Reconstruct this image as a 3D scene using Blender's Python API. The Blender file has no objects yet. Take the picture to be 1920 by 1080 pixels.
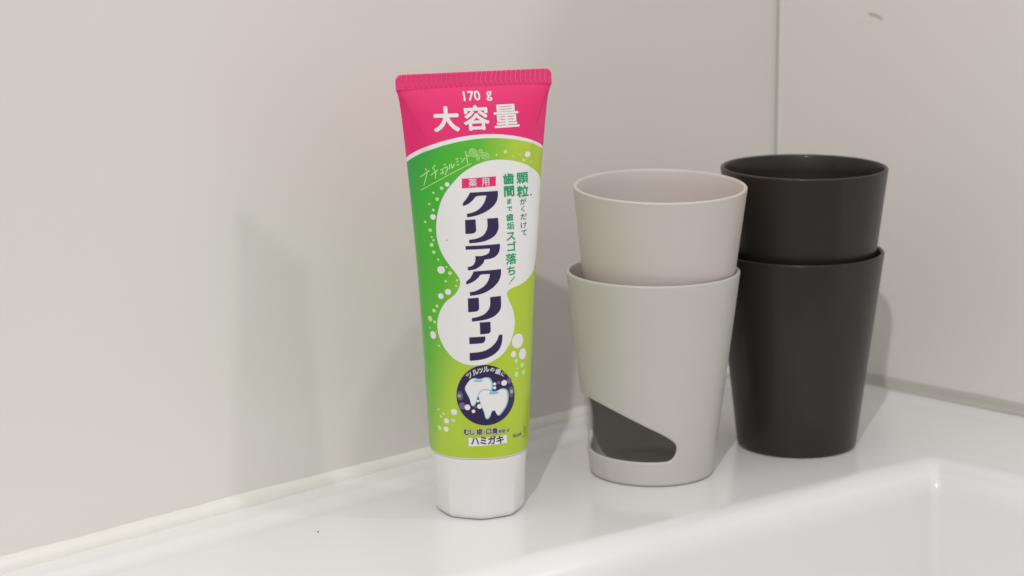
import bpy, bmesh, math, json, random
from mathutils import Vector, Matrix
from mathutils.geometry import delaunay_2d_cdt, tessellate_polygon

random.seed(7)
MM = 0.001
scene = bpy.context.scene
COL = scene.collection

# ------------------------------------------------------------------ camera
F_PX, PITCH, ROLL, CAM_H = 4500.0, 0.2039, -0.0051, 293.1733
cam_d = bpy.data.cameras.new('camera')
cam = bpy.data.objects.new('camera', cam_d)
COL.objects.link(cam)
scene.camera = cam
cam_d.sensor_width = 36.0
cam_d.lens = F_PX/1920*36.0
cam_d.clip_start = 0.01
cam_d.clip_end = 50
fw = Vector((0, math.cos(PITCH), -math.sin(PITCH)))
rt = Vector((1, 0, 0)); dn = Vector((0, -math.sin(PITCH), -math.cos(PITCH)))
c_, s_ = math.cos(ROLL), math.sin(ROLL)
X_ = c_*rt - s_*dn; Y_ = s_*rt + c_*dn
m = Matrix((X_, -Y_, -fw)).transposed().to_4x4()
m.translation = Vector((0, 0, CAM_H*MM))
cam.matrix_world = m
cam_d.dof.use_dof = True
cam_d.dof.focus_distance = 0.985
cam_d.dof.aperture_fstop = 9.5

# ------------------------------------------------------------------ light
world = bpy.data.worlds.new('World'); scene.world = world
world.use_nodes = True
bg = world.node_tree.nodes['Background']
bg.inputs[0].default_value = (1.0, 0.985, 0.965, 1)
bg.inputs[1].default_value = 1.0
# a room is brighter overhead than level with the eye
wn = world.node_tree
w_tc = wn.nodes.new('ShaderNodeTexCoord'); w_sep = wn.nodes.new('ShaderNodeSeparateXYZ')
w_map = wn.nodes.new('ShaderNodeMapRange'); w_ramp = wn.nodes.new('ShaderNodeValToRGB')
wn.links.new(w_tc.outputs['Generated'], w_sep.inputs[0]); wn.links.new(w_sep.outputs[2], w_map.inputs[0])
w_map.inputs[1].default_value = -1; w_map.inputs[2].default_value = 1
wn.links.new(w_map.outputs[0], w_ramp.inputs[0])
for e_, (p_, v_) in zip((w_ramp.color_ramp.elements[0], w_ramp.color_ramp.elements[1]), ((0.38, 0.31), (0.97, 0.95))):
    e_.position = p_; e_.color = (v_, v_*0.985, v_*0.965, 1)
wn.links.new(w_ramp.outputs[0], bg.inputs[0])

def look(o, target):
    o.rotation_euler = (Vector(target)-o.location).to_track_quat('-Z', 'Y').to_euler()

kd = bpy.data.lights.new('key_lamp', 'AREA'); kd.shape = 'DISK'; kd.size = 0.045
kd.energy = 18.5; kd.color = (1.0, 0.972, 0.945)
key = bpy.data.objects.new('key_lamp', kd); COL.objects.link(key)
key.location = (-0.21, -0.87, 1.84); look(key, (0.03, 1.02, 0.06))

rd = bpy.data.lights.new('side_lamp', 'AREA'); rd.shape = 'DISK'; rd.size = 0.14
rd.energy = 6.5; rd.color = (1.0, 0.972, 0.945)
side = bpy.data.objects.new('side_lamp', rd); COL.objects.link(side)
# comes in over the top of the right wall panel, whose unseen upper edge is set to bound it on the left wall
side.location = (1.84, 0.635, 1.78); look(side, (-0.05, 1.0, 0.1))

scene.view_settings.view_transform = 'Standard'
scene.view_settings.look = 'None'
scene.view_settings.exposure = 0.07
scene.view_settings.gamma = 1.0
scene.view_settings.use_curve_mapping = False
scene.render.engine = 'CYCLES'
scene.cycles.use_denoising = True
scene.cycles.max_bounces = 8

# ------------------------------------------------------------------ frame of the corner
CORNER = Vector((134.18, 1214.38)); A1, A2 = 0.7901, 0.7702
D1 = Vector((-math.cos(A1), -math.sin(A1)))      # along the left wall, towards the viewer
D2 = Vector((math.cos(A2), -math.sin(A2)))       # along the right wall, away from the left wall
def W(s, t, z):
    q = CORNER + D1*s + D2*t
    return Vector((q.x*MM, q.y*MM, z*MM))

# ------------------------------------------------------------------ helpers
def srgb(r, g, b):
    def f(c):
        c /= 255.0
        return c/12.92 if c <= 0.04045 else ((c+0.055)/1.055)**2.4
    return (f(r), f(g), f(b), 1)

def mat(name, col, rough=0.4, coat=0.0, bump=None, var=None, spec=0.5, sss=0.0, coat_rough=0.1):
    m = bpy.data.materials.new(name); m.use_nodes = True
    nt = m.node_tree; b = nt.nodes['Principled BSDF']
    b.inputs['Base Color'].default_value = col
    b.inputs['Roughness'].default_value = rough
    b.inputs['Coat Weight'].default_value = coat
    b.inputs['Coat Roughness'].default_value = coat_rough
    b.inputs['Specular IOR Level'].default_value = spec
    if sss:
        b.inputs['Subsurface Weight'].default_value = sss
        b.inputs['Subsurface Scale'].default_value = 0.002
    if bump or var:
        tc = nt.nodes.new('ShaderNodeTexCoord')
    if bump:
        sc, strg, dist = bump
        n = nt.nodes.new('ShaderNodeTexNoise'); n.inputs['Scale'].default_value = sc; n.inputs['Detail'].default_value = 4
        nt.links.new(tc.outputs['Object'], n.inputs['Vector'])
        bp = nt.nodes.new('ShaderNodeBump'); bp.inputs['Strength'].default_value = strg; bp.inputs['Distance'].default_value = dist
        nt.links.new(n.outputs['Fac'], bp.inputs['Height'])
        nt.links.new(bp.outputs['Normal'], b.inputs['Normal'])
    if var:
        sc, amt = var
        n2 = nt.nodes.new('ShaderNodeTexNoise'); n2.inputs['Scale'].default_value = sc; n2.inputs['Detail'].default_value = 3
        nt.links.new(tc.outputs['Object'], n2.inputs['Vector'])
        mx = nt.nodes.new('ShaderNodeMix'); mx.data_type = 'RGBA'
        mx.inputs[6].default_value = tuple(c*(1-amt) for c in col[:3])+(1,)
        mx.inputs[7].default_value = tuple(min(1, c*(1+amt)) for c in col[:3])+(1,)
        nt.links.new(n2.outputs['Fac'], mx.inputs[0])
        nt.links.new(mx.outputs[2], b.inputs['Base Color'])
    return m

def add(name, me, parent=None, mats=(), smooth=True):
    o = bpy.data.objects.new(name, me); COL.objects.link(o)
    for q in mats: me.materials.append(q)
    if smooth: me.polygons.foreach_set('use_smooth', [True]*len(me.polygons))
    if parent: o.parent = parent
    return o

def mesh_from(name, verts, faces):
    me = bpy.data.meshes.new(name); me.from_pydata([tuple(v) for v in verts], [], faces); me.update(); return me

def fix_normals(me):
    bm = bmesh.new(); bm.from_mesh(me)
    bmesh.ops.remove_doubles(bm, verts=bm.verts, dist=1e-6)
    bmesh.ops.recalc_face_normals(bm, faces=bm.faces); bm.to_mesh(me); bm.free()

def lathe(profile, n=128, cx=0, cy=0):
    """closed surface of revolution; profile [(r,z)] mm, r=0 at the ends allowed"""
    vs, fs, rows = [], [], []
    for r, z in profile:
        if r < 1e-6:
            rows.append([len(vs)]*n); vs.append((cx*MM, cy*MM, z*MM))
        else:
            rows.append(list(range(len(vs), len(vs)+n)))
            for i in range(n):
                a = 2*math.pi*i/n; vs.append(((cx+r*math.cos(a))*MM, (cy+r*math.sin(a))*MM, z*MM))
    for k in range(len(rows)-1):
        for i in range(n):
            j = (i+1) % n
            f = [rows[k][i], rows[k][j], rows[k+1][j], rows[k+1][i]]
            g = []
            for q in f:
                if q not in g: g.append(q)
            if len(g) > 2: fs.append(g)
    return vs, fs

def tag(o, label=None, cat=None, group=None, kind=None):
    if label: o['label'] = label
    if cat: o['category'] = cat
    if group: o['group'] = group
    if kind: o['kind'] = kind

def catmull(pts, sub, closed=True):
    n = len(pts); out = []
    for i in range(n if closed else n-1):
        if closed: p0, p1, p2, p3 = pts[i-1], pts[i], pts[(i+1) % n], pts[(i+2) % n]
        else: p0, p1, p2, p3 = pts[max(i-1, 0)], pts[i], pts[i+1], pts[min(i+2, n-1)]
        for k in range(sub):
            t = k/sub
            out.append(tuple(0.5*((2*p1[j])+(-p0[j]+p2[j])*t+(2*p0[j]-5*p1[j]+4*p2[j]-p3[j])*t*t+(-p0[j]+3*p1[j]-3*p2[j]+p3[j])*t**3) for j in (0, 1)))
    if not closed: out.append(tuple(pts[-1]))
    return out

# ------------------------------------------------------------------ materials of the setting
M_wall = mat('wall_panel_white', (0.775, 0.746, 0.715, 1), rough=0.30, coat=0.0, bump=(900, 0.05, 0.0004), var=(5, 0.02), coat_rough=0.22)
M_ceramic = mat('basin_ceramic', (0.80, 0.79, 0.795, 1), rough=0.20, coat=0.25, bump=(9, 0.12, 0.002), var=(8, 0.012), coat_rough=0.08)
M_caulk = mat('caulk_white', (0.80, 0.785, 0.74, 1), rough=0.38, bump=(160, 0.5, 0.0006), var=(60, 0.04))
M_joint = mat('joint_grey', (0.50, 0.485, 0.44, 1), rough=0.5, bump=(200, 0.3, 0.0004), var=(40, 0.05))
M_seam = mat('seam_dark', (0.44, 0.415, 0.37, 1), rough=0.6, var=(30, 0.1))

# ------------------------------------------------------------------ walls
def slab(name, p00, p10, h0, h1, thick_dir, th, m, parent=None):
    a, b = p00, p10
    t = Vector((thick_dir.x, thick_dir.y, 0))*th*MM
    vs = []
    for z in (h0, h1):
        for q in (a, b, b+t, a+t):
            vs.append(Vector((q.x, q.y, z*MM)))
    fs = [(0, 1, 2, 3), (4, 5, 6, 7), (0, 1, 5, 4), (1, 2, 6, 5), (2, 3, 7, 6), (3, 0, 4, 7)]
    me = mesh_from(name, vs, fs); fix_normals(me)
    bm = bmesh.new(); bm.from_mesh(me)
    bmesh.ops.bevel(bm, geom=list(bm.edges), offset=0.0004, segments=2, affect='EDGES'); bm.to_mesh(me); bm.free()
    return add(name, me, parent, [m], smooth=False)

wl = slab('wall_left', W(1.0, 0, 0), W(900, 0, 0), -60, 474, -D2, 10, M_wall)
tag(wl, 'large off-white wall panel behind the toothpaste tube', kind='structure')
wr = slab('wall_right', W(0, 1.6, 0), W(0, 620, 0), 4.6, 474, -D1, 10, M_wall)  # unseen top edge set high enough to cut the side lamp's light
tag(wr, 'off-white wall panel behind the dark cups', kind='structure')
# backing that shows in the narrow gap of the corner
cs = slab('corner_seam', W(-0.9, -0.4, 0), W(-0.9, 8, 0), -60, 474, -D1, 3, M_seam)
tag(cs, 'narrow dark upright seam where the two wall panels meet', kind='structure')
# rounded bead of sealant beside the gap
vs, fs = [], []
prof = []
for k in range(9):
    a = math.pi*k/8
    prof.append((0.12*math.sin(a), 2.7-1.0*math.cos(a)))
N = 40
for i in range(N+1):
    z = 3+(471*i/N)
    for s, t in prof: vs.append(W(s+0.02, t, z))
for i in range(N):
    for k in range(8):
        a = i*9+k; fs.append((a, a+1, a+10, a+9))
cb = add('corner_bead', mesh_from('corner_bead', vs, fs), None, [M_caulk])
tag(cb, 'thin pale upright bead of sealant in the wall corner', kind='structure')

# chipped mark on the right wall
def mark(name, s, t, z, pts, off, m, parent=None):
    vs = [W(s+off, t+x, z+y) for x, y in pts]
    vs2 = [W(s-0.2, t+x, z+y) for x, y in pts]
    n = len(pts)
    fs = [tuple(range(n))]+[(i, (i+1) % n, n+(i+1) % n, n+i) for i in range(n)]
    me = mesh_from(name, vs+vs2, fs); fix_normals(me)
    return add(name, me, parent, [m], smooth=False)
M_chip = mat('chip_tan', (0.53, 0.48, 0.40, 1), rough=0.7, var=(300, 0.15))
chip = mark('chip', 0, 60.6, 185.2, catmull([(-4.2, 1.3), (-2.2, 1.5), (1.5, 0.9), (4.2, -0.5), (4.6, -1.4), (3.0, -1.5), (0.2, -0.6), (-2.8, -0.1)], 3), 0.06, M_chip, wr)
scr = mark('scratch', 0, 60.6, 182.3, [(-10.5, 0.1), (0, -0.35), (11, -0.5), (11, -0.7), (0, -0.6), (-10.5, -0.15)], 0.05, mat('scratch_pale', (0.70, 0.68, 0.64, 1), rough=0.4), wr)

# ------------------------------------------------------------------ washbasin: deck, fillet and bowl walls in one sheet
def edge_t(s): return 158.0-0.135*(s-90.0)
S0 = 85.0; RC = 9.0; PHI = math.atan(0.135)
def outline(d):
    """top view of the bowl, d mm inside its edge; every outline has the same number of points"""
    R_ = max(RC-0.4*d, 4.5)
    cs_ = S0+d+R_; ct = edge_t(cs_)+(d+R_)/math.cos(PHI)
    a1 = math.pi/2-PHI
    out = []
    p1 = (cs_-R_*math.cos(a1), ct-R_*math.sin(a1))
    for k in range(90):
        f_ = k/90; s_1 = 620+(p1[0]-620)*f_
        out.append((s_1, edge_t(s_1)+d/math.cos(PHI)))
    for k in range(25):
        a = a1*(1-k/24); out.append((cs_-R_*math.cos(a), ct-R_*math.sin(a)))
    p2 = ct
    for k in range(1, 60): out.append((S0+d, p2+(620-p2)*k/59))
    return out
pts = outline(0)
def sm(x):
    x = max(0, min(1, x)); return x*x*(3-2*x)
def deck_z(s, t):
    z = 1.5*sm((24-t)/9.0)            # low ledge along the left wall
    z -= 0.35*math.exp(-((t-27)/4.0)**2)
    z += 0.7*sm((18-s)/14.0)
    d = 0
    return z
rows = []
NW = 70
for k in range(NW+1):
    u = (k/NW)
    u = u**1.35 if u < .999 else 1
    row = []
    for i, (s, t) in enumerate(pts):
        # matching point on the walls
        if i < 90: ws, wt = s, 0.0
        elif i >= 115: ws, wt = 0.0, t
        else:
            f_ = (i-89)/26.0
            a0, b0 = pts[89][0], pts[115][1]
            dd = f_*(a0+b0)
            ws, wt = (a0-dd, 0.0) if dd < a0 else (0.0, dd-a0)
        ss, tt = ws+(s-ws)*u, wt+(t-wt)*u
        row.append((ss, tt, deck_z(ss, tt)))
    rows.append(row)
RF = 15.0; LA = math.radians(83)
base_z = [deck_z(s, t) for s, t in pts]
def ring(d, z): rows.append([(s, t, bz+z) for (s, t), bz in zip(outline(d), base_z)])
for k in range(1, 15):
    a = LA*k/14; ring(RF*math.sin(a), -RF*(1-math.cos(a)))
for dep in (2, 4, 7, 10, 14, 18, 23, 28, 34, 40, 47, 55, 63, 72, 81, 90, 99, 108, 115, 120):
    ring(RF*math.sin(LA)+dep*0.12+(0 if dep < 80 else (dep-80)**2*0.014), -RF*(1-math.cos(LA))-dep)
# bowl floor
rows.append([(s+(420-s)*0.55, t+(460-t)*0.55, -134) for s, t in pts])
rows.append([(420, 460, -136) for s, t in pts])
vs = [W(*q) for r in rows for q in r]; n = len(pts); fs = []
for k in range(len(rows)-1):
    for i in range(n-1):
        fs.append((k*n+i, k*n+i+1, (k+1)*n+i+1, (k+1)*n+i))
me = mesh_from('washbasin', vs, fs)
bm = bmesh.new(); bm.from_mesh(me)
bmesh.ops.remove_doubles(bm, verts=bm.verts, dist=1e-6)
bmesh.ops.recalc_face_normals(bm, faces=bm.faces)
up = sum(f.normal.z for f in bm.faces if f.calc_center_median().z > -0.001)
if up < 0: bmesh.ops.reverse_faces(bm, faces=bm.faces)
bm.to_mesh(me); bm.free()
basin = add('washbasin', me, None, [M_ceramic])
tag(basin, 'glossy white washbasin whose flat rim carries the tube and the cups', 'washbasin')

# sealant along the left wall: rounded bead, slightly uneven
vs, fs = [], []
N = 300; K = 9
for i in range(N+1):
    s = 620*i/N
    w = 0.9+0.035*math.sin(s*0.041)+0.02*math.sin(s*0.11+1)+0.008*math.sin(s*.43)
    h = (4.6+1.6*sm((s-180)/260))*w
    for k in range(K):
        a = math.pi/2*k/(K-1)
        # concave-to-flat bead
        t = 4.4*w*(math.sin(a)**1.25); z = 1.3+h*(math.cos(a)**1.25)
        vs.append(W(s, t+0.02, z))
for i in range(N):
    for k in range(K-1):
        a = i*K+k; fs.append((a, a+1, a+K+1, a+K))
me = mesh_from('caulk_bead', vs, fs); fix_normals(me)
cl = add('caulk_bead', me, None, [M_caulk])
tag(cl, 'glossy white sealant bead along the foot of the left wall panel', 'sealant')
# sealant in the gap under the right wall
vs, fs = [], []
for i in range(N+1):
    t = 620*i/N
    for k, (ds, z) in enumerate(((0.2, 6.6), (0.9, 6.3), (1.1, 4.0), (1.6, 2.2), (2.9, 1.4))):
        vs.append(W(ds-0.1+0.08*math.sin(t*.2+k), t, z+0.12*math.sin(t*0.11+k)))
for i in range(N):
    for k in range(4):
        a = i*5+k; fs.append((a, a+1, a+6, a+5))
me = mesh_from('caulk_strip', vs, fs); fix_normals(me)
cr_ = add('caulk_strip', me, None, [M_joint])
tag(cr_, 'greyish sealant strip in the gap under the right wall panel', 'sealant')

# tiny dark crumb on the deck
vsf = []
me = bpy.data.meshes.new('crumb'); bm = bmesh.new()
bmesh.ops.create_icosphere(bm, subdivisions=2, radius=0.42*MM)
for v in bm.verts: v.co *= 0.8+0.5*random.random(); v.co.z *= 0.6
bm.to_mesh(me); bm.free()
crumb = add('crumb', me, None, [mat('crumb_dark', (0.24, 0.20, 0.17, 1), rough=0.8)])
crumb.location = (-79.0*MM, 931.5*MM, 0.3*MM)
tag(crumb, 'tiny dark crumb lying on the white basin rim left of the tube', 'crumb')

# ------------------------------------------------------------------ cups
def cup_profile(Rt, Rb, Hh, T=1.75, rc=1.8):
    """closed profile, outside bottom centre -> rim -> inside bottom centre"""
    k = (Rt-Rb)/Hh
    P = [(0, 0.8), (Rb-rc-2.5, 0.8), (Rb-rc-1.6, 0.0)]
    for i in range(0, 9):
        a = math.pi/2*i/8
        P.append((Rb-rc+rc*math.sin(a)+k*rc*0.6*(i/8), rc-rc*math.cos(a)))
    nz = 14
    for i in range(1, nz+1):
        z = rc+(Hh-1.0-rc)*i/nz
        P.append((Rb+k*z, z))
    rr = T/2
    for i in range(1, 9):
        a = math.pi*i/9
        P.append((Rt-rr+rr*math.cos(a)-0.02, Hh-1.0+rr*1.05*math.sin(a)))
    for i in range(0, nz+1):
        z = Hh-1.0-(Hh-1.0-6.0)*i/nz
        P.append((Rb+k*z-T, z))
    Ri = Rb+k*6-T
    for i in range(1, 7):
        a = math.pi/2*i/6
        P.append((Ri-3+3*math.cos(a), 6-3*math.sin(a)))
    P.append((0, 3.0))
    return P

M_grey = mat('plastic_light_grey', (0.565, 0.542, 0.519, 1), rough=0.42, bump=(1500, 0.05, 0.0002), var=(40, 0.012), spec=0.45)
M_grey2 = mat('plastic_warm_grey', (0.605, 0.55, 0.522, 1), rough=0.42, bump=(1500, 0.05, 0.0002), var=(40, 0.012), spec=0.45)
M_dark = mat('plastic_charcoal', (0.0200, 0.0148, 0.0110, 1), rough=0.40, coat=0.22, coat_rough=0.12, bump=(1500, 0.05, 0.0002), var=(40, 0.06), spec=0.35)

GX, GY = 61.1, 1019.6
DX, DY = 130.0, 1063.2
HGT = 92.0

def cup(name, m, loc, tilt=(0, 0), Rt=37.5, Rb=26.9, H=HGT):
    v, f = lathe(cup_profile(Rt, Rb, H))
    me = mesh_from(name, v, f); fix_normals(me)
    o = add(name, me, None, [m])
    o.location = [q*MM for q in loc]
    o.rotation_euler = (tilt[0], tilt[1], 0)
    return o

# -- the holder with the slanted opening
def holder():
    Rt, Rb, Hh, T, rc = 37.8, 27.0, 90.4, 1.7, 1.8
    k = (Rt-Rb)/Hh
    Ro = lambda z: Rb+k*z
    az0 = math.atan2(-GY, -GX)              # towards the camera
    def place(th, r, z):                      # th in degrees, positive = viewer's right
        a = az0+math.radians(th)
        return (r*math.cos(a)*MM, r*math.sin(a)*MM, z*MM)
    Rm = 30.0; dg = math.radians(1)*Rm
    hole = catmull([(10, 10.6), (17, 11.2), (22, 13.6), (23.6, 17.4), (20.8, 20.4), (12, 23.8), (-2, 27.6), (-22, 32.4), (-45, 36.2), (-70, 37.4), (-95, 35.6), (-108, 31.5), (-112, 25), (-110, 17), (-102, 12.0), (-88, 10.7), (-60, 10.4), (-30, 10.4), (-8, 10.4)], 7)
    hole = [(a*dg, z) for a, z in hole]
    n = len(hole)
    area = sum(hole[i][0]*hole[(i+1) % n][1]-hole[(i+1) % n][0]*hole[i][1] for i in range(n))
    if area < 0: hole.reverse()
    hn = []
    for i in range(n):
        a, b = hole[i-1], hole[(i+1) % n]
        dx, dy = b[0]-a[0], b[1]-a[1]; l = math.hypot(dx, dy)
        hn.append((-dy/l, dx/l))               # to the inside of the hole
    z0, z1 = 4.0, 52.0
    NT = 144
    ths = [-180+360*i/NT for i in range(NT+1)]
    P2 = []; E = []
    nz = 18
    idx = {}
    from bisect import bisect
    def inside(x, y):
        c = False
        for i in range(n):
            x1, y1 = hole[i]; x2, y2 = hole[i-1]
            if (y1 > y) != (y2 > y) and x < (x2-x1)*(y-y1)/(y2-y1)+x1: c = not c
        return c
    def near(x, y): return min((x-a)**2+(y-b)**2 for a, b in hole) < 0.55**2
    border = []
    for i, th in enumerate(ths):
        for j in range(nz+1):
            x, y = th*dg, z0+(z1-z0)*j/nz
            edge = i in (0, NT) or j in (0, nz)
            if not edge and (inside(x, y) or near(x, y)): continue
            idx[(i, j)] = len(P2); P2.append(Vector((x, y)))
    for i in range(NT): E.append((idx[(i, 0)], idx[(i+1, 0)])); E.append((idx[(i, nz)], idx[(i+1, nz)]))
    for j in range(nz): E.append((idx[(0, j)], idx[(0, j+1)])); E.append((idx[(NT, j)], idx[(NT, j+1)]))
    h0 = len(P2)
    for q in hole: P2.append(Vector(q))
    for i in range(n): E.append((h0+i, h0+(i+1) % n))
    vo, eo, fo, *_ = delaunay_2d_cdt(P2, E, [], 0, 1e-6)
    bm = bmesh.new()
    def sheet(rfun):
        bv = [bm.verts.new(place(v.x/dg, rfun(v.y), v.y)) for v in vo]
        for f in fo:
            cx = sum(vo[i].x for i in f)/len(f); cy = sum(vo[i].y for i in f)/len(f)
            if inside(cx, cy): continue
            try: bm.faces.new([bv[i] for i in f])
            except ValueError: pass
    sheet(Ro); sheet(lambda z: Ro(z)-T)
    K = 10; rings = []
    lip = 0.85
    for q in range(K+1):
        ph = math.pi*q/K
        ring = []
        for (x, y), (nx, ny) in zip(hole, hn):
            o = lip*math.sin(ph)
            ring.append(bm.verts.new(place((x+nx*o)/dg, Ro(y+ny*o)-T/2+T/2*math.cos(ph), y+ny*o)))
        rings.append(ring)
    for q in range(K):
        for i in range(n):
            j = (i+1) % n
            bm.faces.new((rings[q][i], rings[q][j], rings[q+1][j], rings[q+1][i]))
    # foot, upper wall and rim as turned strips with the same divisions
    def strip(P):
        prev = None
        for r, z in P:
            row = [bm.verts.new(place(th, max(r, 0.01), z)) for th in ths[:-1]]
            if prev:
                for i in range(NT):
                    j = (i+1) % NT
                    bm.faces.new((prev[i], prev[j], row[j], row[i]))
            prev = row
    low = [(0, 0.8), (Rb-rc-2.5, 0.8), (Rb-rc-1.6, 0.0)]
    for i in range(0, 9):
        a = math.pi/2*i/8
        low.append((Rb-rc+rc*math.sin(a)+k*rc*(i/8), rc-rc*math.cos(a)))
    low.append((Ro(z0), z0)); strip(low)
    upr = [(Ro(z1+(Hh-1-z1)*i/8), z1+(Hh-1-z1)*i/8) for i in range(9)]
    for i in range(1, 9):
        a = math.pi*i/9
        upr.append((Rt-T/2+T/2*math.cos(a)-0.08, Hh-1.0+T/2*1.05*math.sin(a)))
    upr += [(Ro(Hh-1-(Hh-1-z1)*i/8)-T, Hh-1-(Hh-1-z1)*i/8) for i in range(9)]
    strip(upr)
    strip([(Ro(z0)-T, z0), (Ro(z0)-T-0.8, 2.9), (Ro(z0)-T-2.2, 2.4), (0, 2.4)])
    bmesh.ops.remove_doubles(bm, verts=bm.verts, dist=2e-5)
    bmesh.ops.recalc_face_normals(bm, faces=bm.faces)
    me = bpy.data.meshes.new('toothbrush_holder'); bm.to_mesh(me); bm.free()
    o = add('toothbrush_holder', me, None, [M_grey])
    o.location = (GX*MM, GY*MM, 0.05*MM)
    return o
hold = holder()
tag(hold, 'light grey plastic holder with a slanted opening near its foot, under the pale cup', 'toothbrush holder')

# upper pale cup sits loosely inside the holder, tipped a little towards the viewer
TILT = 0.040
g2 = cup('tumbler', M_grey2, (GX+2.2, GY+0.4+(90-35.0)*math.sin(TILT), 35.3), (TILT, 0.006), Rt=37.5, Rb=26.9, H=92.2)
tag(g2, 'pale warm grey plastic tumbler resting inside the light grey holder', 'cup', 'stacking tumblers')
d1_ = cup('tumbler', M_dark, (DX, DY, 0.05), (0, 0), Rt=37.8, Rb=27.0, H=90.4)
tag(d1_, 'charcoal plastic tumbler standing on the basin rim, carrying another dark one', 'cup', 'stacking tumblers')
d2_ = cup('tumbler', M_dark, (DX+1.1, DY, 36.4), (0.0, 0.0), Rt=37.5, Rb=26.9, H=92.0)
tag(d2_, 'charcoal plastic tumbler with open rim, stacked on top of the other dark one', 'cup', 'stacking tumblers')

# ------------------------------------------------------------------ toothpaste tube
# ---- tube surface: X = arc length (mm) from the middle of the front, Z = height (mm)
TUBE_YAW = math.radians(17.0)
TUBE_SEC = [(26.5, 19.7, 19.7), (26.8, 20.1, 20.1), (27.4, 20.35, 20.35), (35.7, 20.9, 20.8), (60.7, 22.25, 19.6), (93.0, 24.1, 17.5), (125.3, 26.6, 14.3),
            (151.6, 29.05, 10.2), (168.0, 30.9, 5.9), (174.0, 32.0, 3.1), (177.0, 32.6, 0.75)]
def tube_ab(z):
    S = TUBE_SEC
    if z <= S[0][0]: return S[0][1], S[0][2]
    if z >= S[-1][0]: return S[-1][1], S[-1][2]
    for i in range(len(S)-1):
        if S[i][0] <= z <= S[i+1][0]:
            z0, a0, b0 = S[i]; z1, a1, b1 = S[i+1]
            def sl(k, j):
                if j <= 0: return (S[1][k]-S[0][k])/(S[1][0]-S[0][0])
                if j >= len(S)-1: return (S[-1][k]-S[-2][k])/(S[-1][0]-S[-2][0])
                u = (S[j][k]-S[j-1][k])/(S[j][0]-S[j-1][0]); v = (S[j+1][k]-S[j][k])/(S[j+1][0]-S[j][0])
                return 0 if u*v <= 0 else 2*u*v/(u+v)
            h = z1-z0; t = (z-z0)/h
            out = []
            for k, q0, q1 in ((1, a0, a1), (2, b0, b1)):
                m0, m1 = sl(k, i)*h, sl(k, i+1)*h
                out.append((2*t**3-3*t*t+1)*q0+(t**3-2*t*t+t)*m0+(-2*t**3+3*t*t)*q1+(t**3-t*t)*m1)
            return out[0], out[1]
_sec_cache = {}
def tube_arc(z):
    k = round(z*4)
    if k in _sec_cache: return _sec_cache[k]
    a, b = tube_ab(k/4.0); n = 360; s = [0.0]; px, py = 0.0, -b
    for i in range(1, n+1):
        th = math.pi*i/n; x, y = a*math.sin(th), -b*math.cos(th)
        s.append(s[-1]+math.hypot(x-px, y-py)); px, py = x, y
    _sec_cache[k] = s
    return s
HALF_PER = 65.5
def tube_theta(X, z):          # angle from the front middle, towards the viewer's right
    s = tube_arc(z); n = len(s)-1
    t = min(abs(X)/HALF_PER, 1.0)*s[-1]
    lo, hi = 0, n
    while hi-lo > 1:
        m = (lo+hi)//2
        if s[m] <= t: lo = m
        else: hi = m
    th = math.pi*(lo+(t-s[lo])/(s[hi]-s[lo]))/n
    return th if X >= 0 else -th
def _s(v):
    v = max(0.0, min(1.0, v)); return v*v*(3-2*v)
def dent(X, z):                 # soft three-cornered dents below the ends of the crimp
    if z < 118 or z > 176.5: return 0.0
    K = ((118, 20.5), (135, 19.0), (150, 20.5), (160, 23.5), (174, 31.0), (177, 32.6))
    for (z0, c0), (z1, c1) in zip(K, K[1:]):
        if z0 <= z <= z1: xc = c0+(c1-c0)*(z-z0)/(z1-z0)
    u = (abs(X)-xc)/(33.5-xc+0.01)
    if u <= 0 or u >= 1: return 0.0
    fade = _s((z-120)/26.0)*_s((176.5-z)/5.0)
    return -(1.3 if X < 0 else 0.8)*fade*math.sin(math.pi*u**0.8)*min(1.0, u*4)
def tube_point(X, z, off=0.0):  # local, unrotated: x right, y away from viewer
    a, b = tube_ab(z); th = tube_theta(X, z)
    x, y = a*math.sin(th), -b*math.cos(th)
    nx, ny = math.sin(th)*b, -math.cos(th)*a
    l = math.hypot(nx, ny) or 1.0
    off += dent(X, z)
    return (x+off*nx/l, y+off*ny/l, z)

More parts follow.
